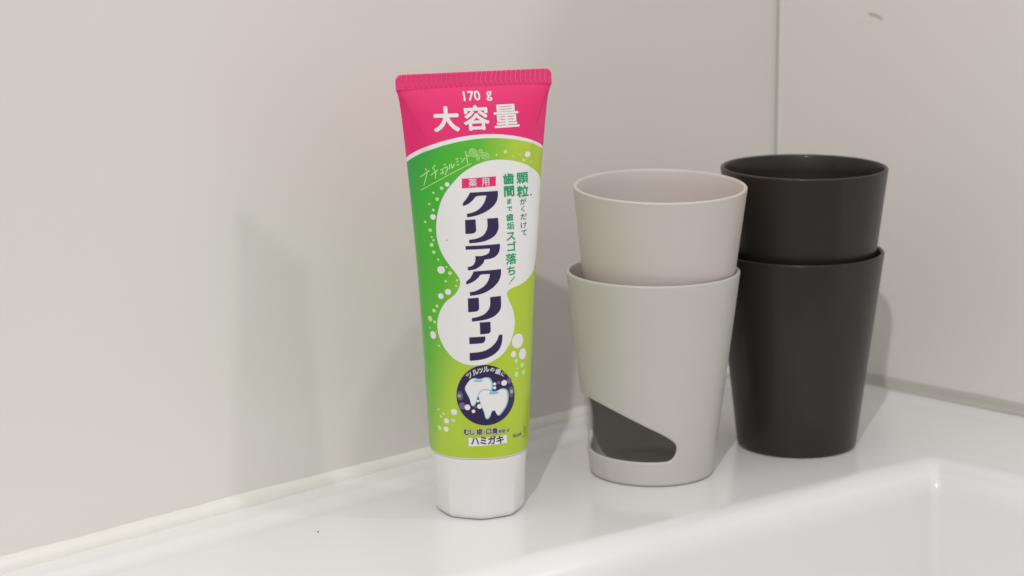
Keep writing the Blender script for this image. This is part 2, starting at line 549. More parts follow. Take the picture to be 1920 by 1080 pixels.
DATA = json.loads(r'''{"items":[["p",1,"white",[[7.99,148.16],[4.48,148.22],[1.26,147.93],[-3.71,146.45],[-8.67,143.7],[-11.97,140.7],[-15.27,137.01],[-17.67,132.95],[-19.12,128.86],[-20.05,124.75],[-20.36,120.35],[-19.92,116.03],[-18.36,111.37],[-15.87,107.35],[-13.08,103.59],[-11.85,101.55],[-11.6,99.58],[-12.25,97.41],[-13.89,94.95],[-17.62,91.87],[-20.24,88.09],[-21.77,84.04],[-22.0,80.08],[-20.88,75.94],[-18.49,71.92],[-15.5,68.93],[-11.91,66.98],[-8.1,66.08],[-3.3,66.14],[0.31,67.24],[4.14,69.12],[7.54,72.29],[9.99,76.52],[11.11,80.25],[11.21,83.81],[10.31,87.84],[8.51,91.94],[7.85,93.96],[8.63,95.54],[10.98,96.35],[15.13,97.2],[19.74,98.91],[23.7,101.05],[26.69,104.88],[28.12,108.71],[29.21,112.54],[30.04,116.37],[30.63,120.21],[31.01,124.04],[31.16,127.87],[31.05,131.7],[30.58,135.53],[28.57,139.36],[25.4,141.94],[21.9,143.9],[17.85,145.87],[13.15,147.38]],2],["p",2,"pink",[[-9.07,141.51],[5.08,141.76],[4.78,137.96],[-9.21,137.67]],0],["t",3,"white","薬",-4.75,139.8,3.55,3.441,0,0.004,0],["t",3,"white","用",0.52,139.78,3.659,3.468,0,0.004,0],["p",2,"navy",[[-6.08,135.89],[5.51,135.98],[5.52,134.36],[5.03,132.21],[3.76,130.42],[1.78,128.9],[-1.23,127.44],[-4.48,126.5],[-7.66,126.05],[-7.73,127.49],[-5.37,127.94],[-3.08,128.93],[-1.4,130.41],[-0.17,132.21],[0.6,134.41],[-3.45,134.29],[-5.13,132.75],[-7.1,131.33],[-9.09,130.64],[-9.09,131.88],[-7.63,133.46]],3],["p",2,"navy",[[-8.58,125.07],[-4.34,125.16],[-4.24,121.02],[-4.63,120.09],[-5.77,119.55],[-8.63,119.43]],3],["p",2,"navy",[[0.43,125.21],[5.05,125.2],[5.2,121.77],[4.64,119.79],[3.31,118.14],[0.95,116.85],[-2.09,116.01],[-7.25,115.63],[-7.27,117.08],[-4.4,117.41],[-1.99,118.32],[-0.43,119.83],[0.43,122.09]],3],["p",2,"navy",[[-8.83,114.59],[5.42,114.73],[5.38,113.04],[4.73,111.2],[3.41,109.85],[1.53,109.11],[-1.36,108.85],[-1.85,107.57],[-3.39,106.19],[-5.49,105.11],[-8.18,104.74],[-8.3,106.14],[-6.6,106.51],[-5.54,107.58],[-5.04,109.02],[-5.14,110.42],[-2.33,110.42],[-0.22,110.97],[0.73,111.78],[1.03,113.16],[-8.8,113.11]],3],["p",2,"navy",[[-5.95,104.34],[5.47,104.53],[5.38,102.27],[4.59,100.26],[3.27,98.62],[1.36,97.08],[-1.4,95.68],[-4.03,94.91],[-7.77,94.45],[-7.82,95.99],[-5.81,96.27],[-3.62,97.16],[-1.97,98.16],[-0.56,99.69],[0.28,101.37],[0.61,102.9],[-3.08,102.85],[-4.15,101.71],[-6.26,100.17],[-9.06,98.99],[-9.15,100.22],[-7.35,101.81]],3],["p",2,"navy",[[-8.69,93.44],[-4.29,93.65],[-4.27,89.41],[-4.66,88.47],[-5.7,87.99],[-8.72,87.85]],3],["p",2,"navy",[[0.4,93.59],[5.02,93.66],[4.98,89.74],[4.39,87.86],[2.95,86.38],[0.88,85.26],[-2.11,84.49],[-7.26,83.97],[-7.34,85.39],[-4.65,85.89],[-2.36,86.76],[-0.68,88.27],[0.21,90.14]],3],["p",2,"navy",[[-4.24,83.56],[0.16,83.58],[0.18,80.16],[-0.15,79.21],[-1.15,78.79],[-4.17,78.66]],3],["p",2,"navy",[[-8.62,77.59],[-2.13,77.72],[-2.14,76.43],[-2.65,75.49],[-3.7,75.02],[-8.61,74.81]],3],["p",2,"navy",[[3.54,77.87],[5.19,77.86],[4.97,75.2],[4.07,72.7],[2.46,70.91],[0.05,69.49],[-2.6,68.62],[-5.5,68.15],[-8.69,67.93],[-8.66,71.18],[-5.41,71.39],[-2.5,71.92],[0.16,73.21],[2.24,75.14],[3.15,76.68]],3],["t",2,"emerald","歯",10.6,140.33,5.19,4.609,0,0.035,0],["t",2,"emerald","間",10.59,135.35,5.262,4.609,0,0.035,0],["t",2,"emerald","ま",10.38,131.33,2.812,2.446,0,0.03,0],["t",2,"emerald","で",10.39,128.34,2.703,2.389,0,0.03,0],["t",2,"emerald","歯",10.35,124.91,3.484,3.034,0,0.03,0],["t",2,"emerald","垢",10.52,121.45,3.666,3.129,0,0.02,0],["t",2,"emerald","ス",10.46,117.25,4.921,4.204,0,0.025,0],["t",2,"emerald","ゴ",10.75,113.14,4.954,4.204,0,0.025,0],["t",2,"emerald","落",10.34,108.14,5.326,4.491,0,0.025,0],["t",2,"emerald","ち",10.16,103.35,4.905,4.14,0,0.03,0],["t",2,"emerald","顆",17.13,140.11,5.968,4.873,0,0.025,0],["t",2,"emerald","粒",17.09,134.76,6.157,4.835,0,0.03,0],["t",2,"darkgreen","が",17.06,130.69,3.544,2.771,0,0.012,0],["t",2,"darkgreen","く",16.83,127.6,3.463,2.675,0,0.012,0],["t",2,"darkgreen","だ",17.18,124.44,3.822,2.866,0,0.012,0],["t",2,"darkgreen","け",17.09,121.08,3.866,2.866,0,0.012,0],["t",2,"darkgreen","て",17.22,117.93,3.802,2.792,0,0.012,0],["s",2,"emerald",[[11.83,100.73],[9.61,98.83]],0.434],["c",2,"emerald",9.13,98.26,0.28,0.24],["c",2,"darkgreen",21.56,132.8,0.5,0.29],["c",2,"darkgreen",-16.17,116.99,0.23,0.23],["t",1,"white","170",-2.18,173.58,5.416,5.0,0,0.02,0],["t",1,"white","g",5.13,173.16,5.383,5.042,0,0.018,0],["t",1,"white","大",-13.82,165.09,10.838,10.139,0,0.036,0],["t",1,"white","容",-1.37,165.11,11.169,10.058,0,0.026,0],["t",1,"white","量",11.55,165.2,11.665,10.139,0,0.016,0],["s",1,"mint",[[-26.34,142.02],[-21.84,144.9]],0.42],["s",1,"mint",[[-23.92,145.5],[-23.13,144.35],[-23.84,141.7],[-24.91,138.71]],0.42],["s",1,"mint",[[-19.46,147.15],[-20.75,145.51]],0.42],["s",1,"mint",[[-21.49,142.96],[-18.47,145.21]],0.42],["s",1,"mint",[[-20.07,145.74],[-19.49,144.12],[-19.5,142.82],[-19.79,141.63]],0.42],["s",1,"mint",[[-17.48,145.1],[-16.45,145.37],[-16.8,143.69]],0.42],["s",1,"mint",[[-17.68,143.52],[-16.19,144.07]],0.42],["s",1,"mint",[[-16.19,147.03],[-15.08,147.44]],0.42],["s",1,"mint",[[-16.26,145.73],[-14.66,146.32],[-14.88,144.86],[-15.75,143.14]],0.42],["s",1,"mint",[[-13.73,147.31],[-13.67,146.02],[-14.1,145.34]],0.42],["s",1,"mint",[[-12.99,147.62],[-12.73,145.68],[-11.73,147.53]],0.42],["s",1,"mint",[[-11.15,149.23],[-10.1,149.48]],0.42],["s",1,"mint",[[-11.0,148.15],[-9.94,148.51]],0.42],["s",1,"mint",[[-10.85,146.82],[-9.78,147.33]],0.42],["s",1,"mint",[[-9.13,149.77],[-8.73,149.16]],0.42],["s",1,"mint",[[-8.92,147.79],[-7.26,149.71]],0.42],["s",1,"mint",[[-6.98,152.38],[-6.59,149.69],[-6.31,147.0]],0.42],["s",1,"mint",[[-6.52,150.76],[-5.5,149.97]],0.42],["s",1,"mint",[[-26.43,136.67],[-17.34,141.53],[-11.98,144.26],[-7.46,146.29],[-4.62,147.36]],0.332],["c",1,"leaf",-3.9,151.55,1.61,1.61],["c",1,"leaf",0.98,150.05,1.65,1.24],["c",1,"leaf",-1.99,149.72,0.72,1.11],["c",1,"leaf",-0.75,151.98,0.86,0.73],["s",2,"mint",[[-2.52,150.55],[-3.01,150.16],[-3.63,149.98],[-4.29,150.03],[-4.89,150.32],[-5.34,150.8],[-5.58,151.39],[-5.55,152.0],[-5.27,152.55],[-4.79,152.95],[-4.17,153.13],[-3.5,153.07],[-2.9,152.78],[-2.44,152.31],[-2.21,151.72],[-2.24,151.1],[-2.52,150.55]],0.221],["s",2,"mint",[[2.81,149.44],[2.49,149.04],[1.96,148.8],[1.29,148.74],[0.58,148.88],[-0.05,149.2],[-0.52,149.65],[-0.74,150.16],[-0.69,150.65],[-0.38,151.05],[0.15,151.3],[0.82,151.36],[1.53,151.21],[2.17,150.89],[2.63,150.44],[2.86,149.93],[2.81,149.44]],0.221],["s",2,"mint",[[-1.28,149.65],[-1.36,149.19],[-1.55,148.81],[-1.8,148.56],[-2.08,148.48],[-2.35,148.58],[-2.56,148.85],[-2.69,149.25],[-2.72,149.71],[-2.63,150.16],[-2.45,150.54],[-2.2,150.79],[-1.91,150.87],[-1.65,150.77],[-1.43,150.5],[-1.3,150.11],[-1.28,149.65]],0.199],["s",2,"mint",[[0.07,151.94],[-0.01,151.68],[-0.21,151.47],[-0.48,151.33],[-0.8,151.29],[-1.11,151.36],[-1.36,151.52],[-1.52,151.75],[-1.57,152.01],[-1.49,152.27],[-1.3,152.49],[-1.02,152.62],[-0.7,152.66],[-0.39,152.59],[-0.14,152.43],[0.02,152.2],[0.07,151.94]],0.199],["s",2,"mint",[[-4.93,152.84],[-3.79,151.51],[-2.74,150.39]],0.199],["s",2,"mint",[[-0.47,150.51],[0.88,150.12],[2.43,149.4]],0.199],["s",2,"mint",[[-3.93,152.69],[-2.91,151.26]],0.155],["s",2,"mint",[[0.47,150.89],[1.8,150.18]],0.155],["s",2,"mint",[[-1.94,150.57],[-2.05,148.86]],0.155],["c",1,"bubble",5.92,150.14,0.47,0.43],["c",1,"bubble",9.81,151.14,0.82,0.74],["c",1,"bubble",13.17,149.05,0.39,0.34],["c",1,"bubble",16.39,149.43,0.48,0.41],["c",1,"white",20.19,149.32,1.48,1.15],["c",1,"bubble",18.08,147.26,0.84,0.69],["c",1,"bubble",22.2,146.11,0.8,0.44],["c",1,"white",-15.07,139.35,0.91,0.9],["c",1,"bubble",-17.33,137.89,0.72,0.72],["c",1,"bubble",-20.81,136.0,0.51,0.47],["c",1,"bubble",-19.31,133.47,0.73,0.72],["c",1,"bubble",-22.86,131.34,0.49,0.44],["c",1,"bubble",-21.16,129.04,0.6,0.57],["c",1,"white",-21.46,126.26,1.21,1.14],["c",1,"bubble",-25.05,124.07,0.55,0.48],["c",1,"bubble",-24.95,124.04,0.58,0.5],["c",1,"bubble",-22.91,120.81,0.8,0.74],["c",1,"bubble",-22.45,118.05,0.45,0.41],["c",1,"bubble",-21.74,116.77,0.5,0.47],["c",1,"bubble",-22.65,114.86,0.9,0.83],["c",1,"bubble",-21.88,111.91,0.76,0.71],["c",1,"bubble",-20.15,108.98,0.5,0.47],["c",1,"white",-19.12,104.86,1.63,1.56],["c",1,"bubble",-16.81,106.14,0.41,0.41],["c",1,"bubble",-15.49,103.69,0.8,0.79],["c",1,"bubble",-17.36,100.33,0.51,0.5],["c",1,"bubble",-12.76,100.82,0.47,0.47],["c",1,"bubble",-13.13,98.52,0.44,0.44],["c",1,"white",-16.62,95.97,1.26,1.23],["c",1,"white",-19.75,94.06,1.26,1.17],["c",1,"bubble",-21.72,89.82,0.72,0.62],["c",1,"bubble",-23.29,87.77,0.98,0.79],["c",1,"bubble",-25.74,84.09,1.34,1.2],["c",1,"bubble",-23.29,83.03,0.75,0.6],["c",1,"bubble",-26.2,80.2,0.55,0.37],["c",1,"bubble",-22.77,79.06,0.33,0.26],["c",1,"white",-24.6,77.42,1.64,1.67],["c",1,"bubble",-21.79,73.37,0.52,0.43],["c",1,"white",12.79,74.13,3.24,3.03],["c",1,"white",15.69,68.27,2.43,2.36],["c",1,"white",10.34,69.03,1.37,1.3],["c",1,"bubble",11.64,66.14,0.97,0.92],["c",1,"bubble",15.22,63.68,1.39,1.09],["c",1,"bubble",12.21,62.79,0.62,0.44],["c",1,"bubble",16.2,60.55,1.19,1.08],["c",1,"bubble",11.65,60.52,1.17,1.22],["c",1,"bubble",-23.81,46.36,0.72,0.5],["c",1,"bubble",-21.03,45.01,0.76,0.6],["c",1,"bubble",-22.6,43.62,0.84,0.61],["c",1,"white",-19.67,42.23,1.33,1.1],["c",1,"white",-15.87,46.45,1.37,1.27],["c",1,"bubble",-16.35,42.75,0.9,0.83],["c",1,"bubble",-23.82,38.56,1.2,1.12],["c",1,"white",-20.11,38.67,1.27,1.1],["p",1,"navy",[[10.54,52.11],[10.29,50.19],[9.66,48.38],[8.68,46.72],[7.42,45.25],[5.94,43.97],[4.29,42.91],[2.53,42.09],[0.69,41.52],[-1.18,41.21],[-3.06,41.17],[-4.9,41.39],[-6.68,41.87],[-8.37,42.61],[-9.92,43.6],[-11.32,44.82],[-12.51,46.25],[-13.46,47.87],[-14.15,49.64],[-14.54,51.53],[-14.63,53.48],[-14.41,55.46],[-13.89,57.41],[-13.09,59.28],[-12.04,61.0],[-10.78,62.54],[-9.33,63.84],[-7.74,64.86],[-6.01,65.59],[-4.21,65.99],[-2.35,66.06],[-0.48,65.79],[1.38,65.19],[3.18,64.27],[4.89,63.06],[6.46,61.59],[7.86,59.91],[9.01,58.06],[9.87,56.11],[10.4,54.1]],0],["c",2,"steel",-13.08,53.41,1.35,1.92],["p",3,"navy",[[7.35,52.81],[7.17,51.11],[6.71,49.49],[6.02,47.99],[5.11,46.64],[4.03,45.46],[2.81,44.47],[1.48,43.71],[0.08,43.17],[-1.36,42.87],[-2.8,42.82],[-4.22,43.01],[-5.59,43.45],[-6.88,44.13],[-8.07,45.03],[-9.12,46.14],[-10.02,47.43],[-10.73,48.88],[-11.24,50.46],[-11.53,52.13],[-11.58,53.86],[-11.41,55.59],[-11.03,57.29],[-10.43,58.9],[-9.64,60.39],[-8.68,61.72],[-7.56,62.84],[-6.33,63.73],[-5.0,64.36],[-3.61,64.71],[-2.17,64.77],[-0.73,64.55],[0.69,64.04],[2.06,63.26],[3.35,62.23],[4.51,60.98],[5.52,59.55],[6.33,57.97],[6.93,56.29],[7.27,54.55]],0],["c",2,"steel",8.64,53.79,1.38,2.2],["c",3,"gleam",-13.38,53.32,0.75,0.74],["c",3,"gleam",8.83,53.88,0.74,0.81],["c",4,"violet",-12.25,49.22,1.49,1.49],["c",4,"violet",7.75,58.57,1.14,1.25],["c",4,"violet",2.91,58.33,0.71,0.66],["c",4,"violet",-6.89,48.81,0.5,0.51],["p",4,"sky",[[-10.99,56.46],[-10.21,58.32],[-8.53,60.36],[-6.9,60.83],[-4.76,60.5],[-2.21,61.04],[-0.56,60.46],[0.32,58.75],[0.45,56.91],[-0.16,55.31],[-2.02,55.07],[-4.21,54.62],[-5.69,53.2],[-6.39,51.01],[-7.15,49.55],[-7.95,49.18],[-8.65,49.91],[-9.12,52.1],[-9.98,53.92]],2],["p",5,"white",[[-10.86,56.44],[-10.13,58.17],[-8.57,60.07],[-7.05,60.52],[-5.06,60.21],[-2.69,60.73],[-1.18,60.19],[-0.36,58.61],[-0.24,56.9],[-0.8,55.41],[-2.52,55.17],[-4.55,54.75],[-5.93,53.42],[-6.58,51.38],[-7.29,50.02],[-8.03,49.68],[-8.68,50.35],[-9.13,52.39],[-9.91,54.08]],2],["c",6,"sky",-5.5,59.71,1.86,0.48],["p",7,"sky",[[-5.65,54.3],[-3.99,56.01],[-1.99,56.06],[-0.16,55.28],[2.11,55.22],[4.11,55.89],[6.14,55.34],[7.04,53.78],[7.08,51.01],[6.23,48.56],[4.7,46.56],[2.97,44.92],[1.88,45.11],[1.16,46.66],[0.15,47.04],[-0.54,46.29],[-1.22,44.57],[-2.16,43.74],[-3.06,44.23],[-3.61,46.54],[-4.64,49.51],[-5.43,52.1]],2],["p",8,"white",[[-5.42,54.05],[-3.87,55.64],[-2.0,55.69],[-0.31,54.96],[1.8,54.92],[3.64,55.54],[5.51,55.04],[6.32,53.6],[6.36,51.03],[5.58,48.74],[4.19,46.87],[2.59,45.34],[1.58,45.52],[0.92,46.95],[-0.02,47.3],[-0.66,46.6],[-1.29,45.0],[-2.17,44.23],[-3.0,44.69],[-3.51,46.83],[-4.48,49.6],[-5.21,52.01]],2],["c",9,"sky",0.64,54.41,2.12,0.58],["c",6,"white",1.13,58.02,0.65,0.62],["c",6,"white",1.08,56.42,0.64,0.62],["c",6,"white",5.27,57.99,1.32,1.16],["c",6,"white",-10.13,48.76,1.16,1.18],["c",6,"white",-7.75,47.16,0.72,0.74],["c",6,"white",-5.26,49.16,1.0,1.03],["c",6,"white",-5.84,51.37,0.54,0.55],["t",5,"white","ツ",-9.02,62.01,2.672,2.713,36,0.022,0],["t",5,"white","ル",-6.62,63.28,2.652,2.713,24,0.022,0],["t",5,"white","ツ",-4.48,63.89,2.508,2.567,12,0.022,0],["t",5,"white","ル",-2.15,64.3,2.713,2.693,4,0.022,0],["t",5,"white","の",0.32,63.95,1.95,1.892,-6,0.022,0],["t",5,"white","歯",2.74,63.0,2.567,2.42,-18,0.022,0],["t",5,"white","に",4.84,61.6,2.028,1.833,-30,0.022,0],["t",1,"white","む",-10.8,38.44,2.829,2.85,0,0.09,0],["t",3,"navy","む",-10.8,38.44,2.829,2.85,0,0.03,0],["t",1,"white","し",-8.53,38.52,2.62,2.68,0,0.09,0],["t",3,"navy","し",-8.53,38.52,2.62,2.68,0,0.03,0],["t",1,"white","歯",-5.54,38.61,2.723,2.829,0,0.09,0],["t",3,"navy","歯",-5.54,38.61,2.723,2.829,0,0.02,0],["t",1,"white","・",-3.7,38.56,1.819,1.861,0,0.09,0],["t",3,"navy","・",-3.7,38.56,1.819,1.861,0,0.03,0],["t",1,"white","口",-1.83,38.61,2.713,2.754,0,0.09,0],["t",3,"navy","口",-1.83,38.61,2.713,2.754,0,0.03,0],["t",1,"white","臭",0.74,38.53,2.816,2.734,0,0.09,0],["t",3,"navy","臭",0.74,38.53,2.816,2.734,0,0.02,0],["t",1,"white","を",2.99,38.25,1.509,1.414,0,0.09,0],["t",3,"navy","を",2.99,38.25,1.509,1.414,0,0.03,0],["t",1,"white","防",4.69,38.18,1.75,1.563,0,0.09,0],["t",3,"navy","防",4.69,38.18,1.75,1.563,0,0.02,0],["t",1,"white","ぐ",6.79,38.02,1.855,1.563,0,0.09,0],["t",3,"navy","ぐ",6.79,38.02,1.855,1.563,0,0.03,0],["p",1,"white",[[-10.13,35.96],[5.99,36.27],[6.23,32.92],[-10.16,32.38]],0],["t",3,"navy","ハ",-7.43,34.65,3.611,3.75,0,0.025,0],["t",3,"navy","ミ",-4.09,34.76,3.639,3.778,0,0.025,0],["t",3,"navy","ガ",-0.59,34.79,3.722,3.75,0,0.025,0],["t",3,"navy","キ",3.0,34.66,4.0,3.75,0,0.025,0],["t",1,"white","Kao",12.0,35.25,3.319,2.207,5,0.035,0],["t",3,"navy","Kao",12.0,35.25,3.319,2.207,5,0.006,0],["s",1,"white",[[16.51,37.81],[18.11,36.48],[18.6,35.03],[18.02,33.85],[16.34,33.42],[15.34,33.93]],0.506],["s",3,"navy",[[16.51,37.81],[18.11,36.48],[18.6,35.03],[18.02,33.85],[16.34,33.42],[15.34,33.93]],0.217],["s",3,"navy",[[16.55,36.86],[16.45,35.75],[17.06,34.84]],0.181]],"n_let":126,"n_emb":156,"arc1":[0.6914260476444573,90.98528668541455,67.54396644132605],"arc2":[1.4786372364307572,88.24585090392249,68.70973131406713]}''')
tube = bpy.data.objects.new('toothpaste_tube', None); COL.objects.link(tube)
tube.empty_display_size = 0.02
TX, TY = -13.9, 964.0
tube.location = (TX*MM, TY*MM, 0.05*MM)
tube.rotation_euler = (0, -0.9/180, TUBE_YAW)
tag(tube, 'pink and green toothpaste tube standing on its white cap in front of the left wall', 'toothpaste')

def TP(X, Z, off=0.0):
    return [q*MM for q in tube_point(X, Z, off)]

PAL = {
 'white': (0.80, 0.79, 0.79), 'pink': (0.78, 0.022, 0.165), 'navy': (0.030, 0.017, 0.075), 'emerald': (0.012, 0.33, 0.14),
 'darkgreen': (0.035, 0.14, 0.085), 'mint': (0.48, 0.80, 0.27), 'bubble': (0.52, 0.80, 0.33), 'leaf': (0.26, 0.55, 0.12),
 'steel': (0.11, 0.105, 0.165), 'gleam': (0.40, 0.39, 0.46), 'violet': (0.15, 0.12, 0.25), 'sky': (0.24, 0.55, 0.72)}
PR = 0.27
MATS = {k: mat('print_'+k, v+(1,), rough=PR, coat=0.15, coat_rough=0.12, spec=0.4) for k, v in PAL.items()}

# body: printed colour fields follow the flat label (uv = mm on the label)
mb = bpy.data.materials.new('tube_print'); mb.use_nodes = True
nt = mb.node_tree; bs = nt.nodes['Principled BSDF']
bs.inputs['Roughness'].default_value = PR; bs.inputs['Coat Weight'].default_value = 0.15; bs.inputs['Specular IOR Level'].default_value = 0.4; bs.inputs['Coat Roughness'].default_value = 0.15
uvn = nt.nodes.new('ShaderNodeUVMap'); uvn.uv_map = 'label_mm'
sep = nt.nodes.new('ShaderNodeSeparateXYZ'); nt.links.new(uvn.outputs[0], sep.inputs[0])
def mth(op, a, b=None, c=None):
    n = nt.nodes.new('ShaderNodeMath'); n.operation = op
    for i, q in enumerate((a, b, c)):
        if q is None: continue
        if isinstance(q, (int, float)): n.inputs[i].default_value = q
        else: nt.links.new(q, n.inputs[i])
    return n.outputs[0]
Xs, Zs = sep.outputs[0], sep.outputs[1]
g = mth('ADD', Xs, mth('MULTIPLY', Zs, -0.312))
g = mth('MULTIPLY', mth('ADD', g, 41.2+34.0), 1/60.0)
ramp = nt.nodes.new('ShaderNodeValToRGB'); nt.links.new(g, ramp.inputs[0])
stops = [(0.0, (0.045, 0.37, 0.065)), (0.16, (0.055, 0.43, 0.035)), (0.42, (0.10, 0.47, 0.030)), (0.56, (0.24, 0.52, 0.045)), (0.70, (0.42, 0.60, 0.045)), (0.9, (0.44, 0.59, 0.035))]
el = ramp.color_ramp.elements
while len(el) < len(stops): el.new(0.5)
for e_, (p_, c3) in zip(el, stops): e_.position = p_; e_.color = c3+(1,)
def outside(arc):
    x0, z0, R_ = arc
    d = mth('SQRT', mth('ADD', mth('POWER', mth('SUBTRACT', Xs, x0), 2.0), mth('POWER', mth('SUBTRACT', Zs, z0), 2.0)))
    far = mth('GREATER_THAN', d, R_)
    return mth('MULTIPLY', far, mth('GREATER_THAN', Zs, 115.0))
def mixc(f_, a, b):
    n = nt.nodes.new('ShaderNodeMix'); n.data_type = 'RGBA'
    nt.links.new(f_, n.inputs[0])
    for i, q in ((6, a), (7, b)):
        if isinstance(q, tuple): n.inputs[i].default_value = q
        else: nt.links.new(q, n.inputs[i])
    return n.outputs[2]
col = mixc(outside(DATA['arc2']), ramp.outputs[0], PAL['white']+(1,))
col = mixc(outside(DATA['arc1']), col, PAL['pink']+(1,))
col = mixc(mth('LESS_THAN', Zs, 27.15), col, (0.78, 0.77, 0.765, 1))
nt.links.new(col, bs.inputs['Base Color'])
# faint dents of a squeezed laminate tube
tcn = nt.nodes.new('ShaderNodeTexCoord')
nz_ = nt.nodes.new('ShaderNodeTexNoise'); nz_.inputs['Scale'].default_value = 38; nz_.inputs['Detail'].default_value = 1.5
nt.links.new(tcn.outputs['Object'], nz_.inputs['Vector'])
bpn = nt.nodes.new('ShaderNodeBump'); bpn.inputs['Strength'].default_value = 0.5; bpn.inputs['Distance'].default_value = 0.0012
nt.links.new(nz_.outputs['Fac'], bpn.inputs['Height']); nt.links.new(bpn.outputs['Normal'], bs.inputs['Normal'])

NU = 240
zs = [26.5, 26.65, 26.8, 27.0, 27.2, 27.5, 28.0] + [28.0+(177.0-28.0)*i/200 for i in range(1, 201)]
vs, fs, uv = [], [], []
for z in zs:
    for i in range(NU):
        X = -HALF_PER+2*HALF_PER*i/NU
        vs.append(TP(X, z)); uv.append((X, z))
for k in range(len(zs)-1):
    for i in range(NU):
        j = (i+1) % NU
        fs.append((k*NU+i, k*NU+j, (k+1)*NU+j, (k+1)*NU+i))
fs.append(tuple(range(NU-1, -1, -1)))
me = mesh_from('body', vs, fs)
ul = me.uv_layers.new(name='label_mm')
for poly_ in me.polygons:
    for li, vi in zip(poly_.loop_indices, poly_.vertices):
        x, z = uv[vi]
        if abs(x+HALF_PER) < 1e-6 and any(uv[q][0] > 50 for q in poly_.vertices): x = HALF_PER
        ul.data[li].uv = (x, z)
body = add('body', me, tube, [mb])
bm = bmesh.new(); bm.from_mesh(me); bmesh.ops.recalc_face_normals(bm, faces=bm.faces); bm.to_mesh(me); bm.free()

# crimped end: flat ribbed band with rounded upper corners and a pale cut edge
M_pink = mat('crimp_pink', PAL['pink']+(1,), rough=0.24, coat=0.5, coat_rough=0.1)
M_cut = mat('crimp_cut_edge', (0.80, 0.42, 0.52, 1), rough=0.4)
Wc = 32.7; ZC0, ZC1 = 176.6, 182.9; RR = 2.6
NX, NZ = 660, 14
def crimp_top(x):
    d = Wc-abs(x)
    if d >= RR: return ZC1
    return ZC1-RR+math.sqrt(max(0, RR*RR-(RR-d)**2))
vsF, vsB, ribw = [], [], {}
for j in range(NZ+1):
    for i in range(NX+1):
        x = -Wc+2*Wc*i/NX
        zt = crimp_top(x); z = ZC0+(zt-ZC0)*j/NZ
        v = (z-ZC0)/(ZC1-ZC0)
        xs = x+0.35*math.sin(v*5.0)+0.5*v         # the ribs run slightly askew
        ph = (xs/2.08) % 1.0
        amp = 0.32*sm(v/0.16)*sm((1.04-v)/0.08)*sm((31.0-abs(x))/1.5)
        rib = math.exp(-((ph-0.5)/0.10)**2)
        th = 0.55+amp*rib+0.22*math.exp(-((v-0.05)/0.05)**2)
        if i in (0, NX): th = 0.30
        bk = 0.14*(z-ZC0)*sm(v*2)
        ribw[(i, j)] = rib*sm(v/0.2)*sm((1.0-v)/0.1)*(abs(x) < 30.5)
        vsF.append((x*MM, (bk-th)*MM, z*MM)); vsB.append((x*MM, (bk+th)*MM, z*MM))
n1 = len(vsF); fs = []; mi = []
Wd = NX+1
for off in (0, n1):
    for j in range(NZ):
        for i in range(NX):
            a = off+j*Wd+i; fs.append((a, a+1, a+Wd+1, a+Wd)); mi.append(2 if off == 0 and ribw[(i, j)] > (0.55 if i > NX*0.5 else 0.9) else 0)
for i in range(NX):
    a = NZ*Wd+i; fs.append((a, a+1, n1+a+1, n1+a)); mi.append(1)
for j in range(NZ):
    for i in (0, NX):
        a = j*Wd+i; fs.append((a, a+Wd, n1+a+Wd, n1+a)); mi.append(1)
me = mesh_from('crimp', vsF+vsB, fs)
crimp = add('crimp', me, tube, [M_pink, M_cut, mat('crimp_rib_glint', (0.80, 0.13, 0.28, 1), rough=0.3)])  # paler pink paints highlights on the rib crests, more on the right half
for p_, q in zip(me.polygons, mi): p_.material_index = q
bm = bmesh.new(); bm.from_mesh(me); bmesh.ops.recalc_face_normals(bm, faces=bm.faces); bm.to_mesh(me); bm.free()

# cap: eight-sided at the foot, blending into a round collar under the body
M_cap = mat('cap_white', (0.77, 0.76, 0.755, 1), rough=0.38, bump=(700, 0.04, 0.0002), spec=0.4)
NC = 192
CAPROT = math.radians(10)            # turn of one flat against the camera direction
def oct_r(a, apo, rnd):
    b = (a-CAPROT-math.pi/8+math.pi*4) % (math.pi/4)-math.pi/8
    r = apo/math.cos(b)
    c = apo/math.cos(math.pi/8)
    # soften the corners
    return r*0.68+0.32*(apo+c)/2
prof = [(0.0, 0.0, 0.62), (0.0, 0.86, 0.62), (0.3, 0.92, .62), (0.9, 0.965, 0.62), (1.8, 0.992, 0.62), (2.8, 1.004, 0.62), (5, 1.012, 0.60), (9, 1.027, 0.50), (13, 1.042, 0.36), (17, 1.058, 0.20), (21, 1.080, 0.08), (24, 1.094, 0.0), (25.5, 1.100, 0.0), (26.1, 1.095, 0.0), (26.4, 1.085, 0.0), (26.4, 0.0, 0.0)]
vs, fs = [], []
R0 = 17.3
for z, k, oc in prof:
    for i in range(NC):
        a = 2*math.pi*i/NC
        round_r = R0*1.035*k
        r = (oct_r(a-math.pi/2, R0, 0.55)*k*(oc/0.62)+round_r*(1-oc/0.62)) if k else 0.01
        vs.append((r*math.cos(a)*MM, r*math.sin(a)*MM, z*MM))
for k in range(len(prof)-1):
    for i in range(NC):
        j = (i+1) % NC; fs.append((k*NC+i, k*NC+j, (k+1)*NC+j, (k+1)*NC+i))
me = mesh_from('cap', vs, fs)
cap = add('cap', me, tube, [M_cap])
bm = bmesh.new(); bm.from_mesh(me); bmesh.ops.remove_doubles(bm, verts=bm.verts, dist=1e-5*2); bmesh.ops.recalc_face_normals(bm, faces=bm.faces); bm.to_mesh(me); bm.free()

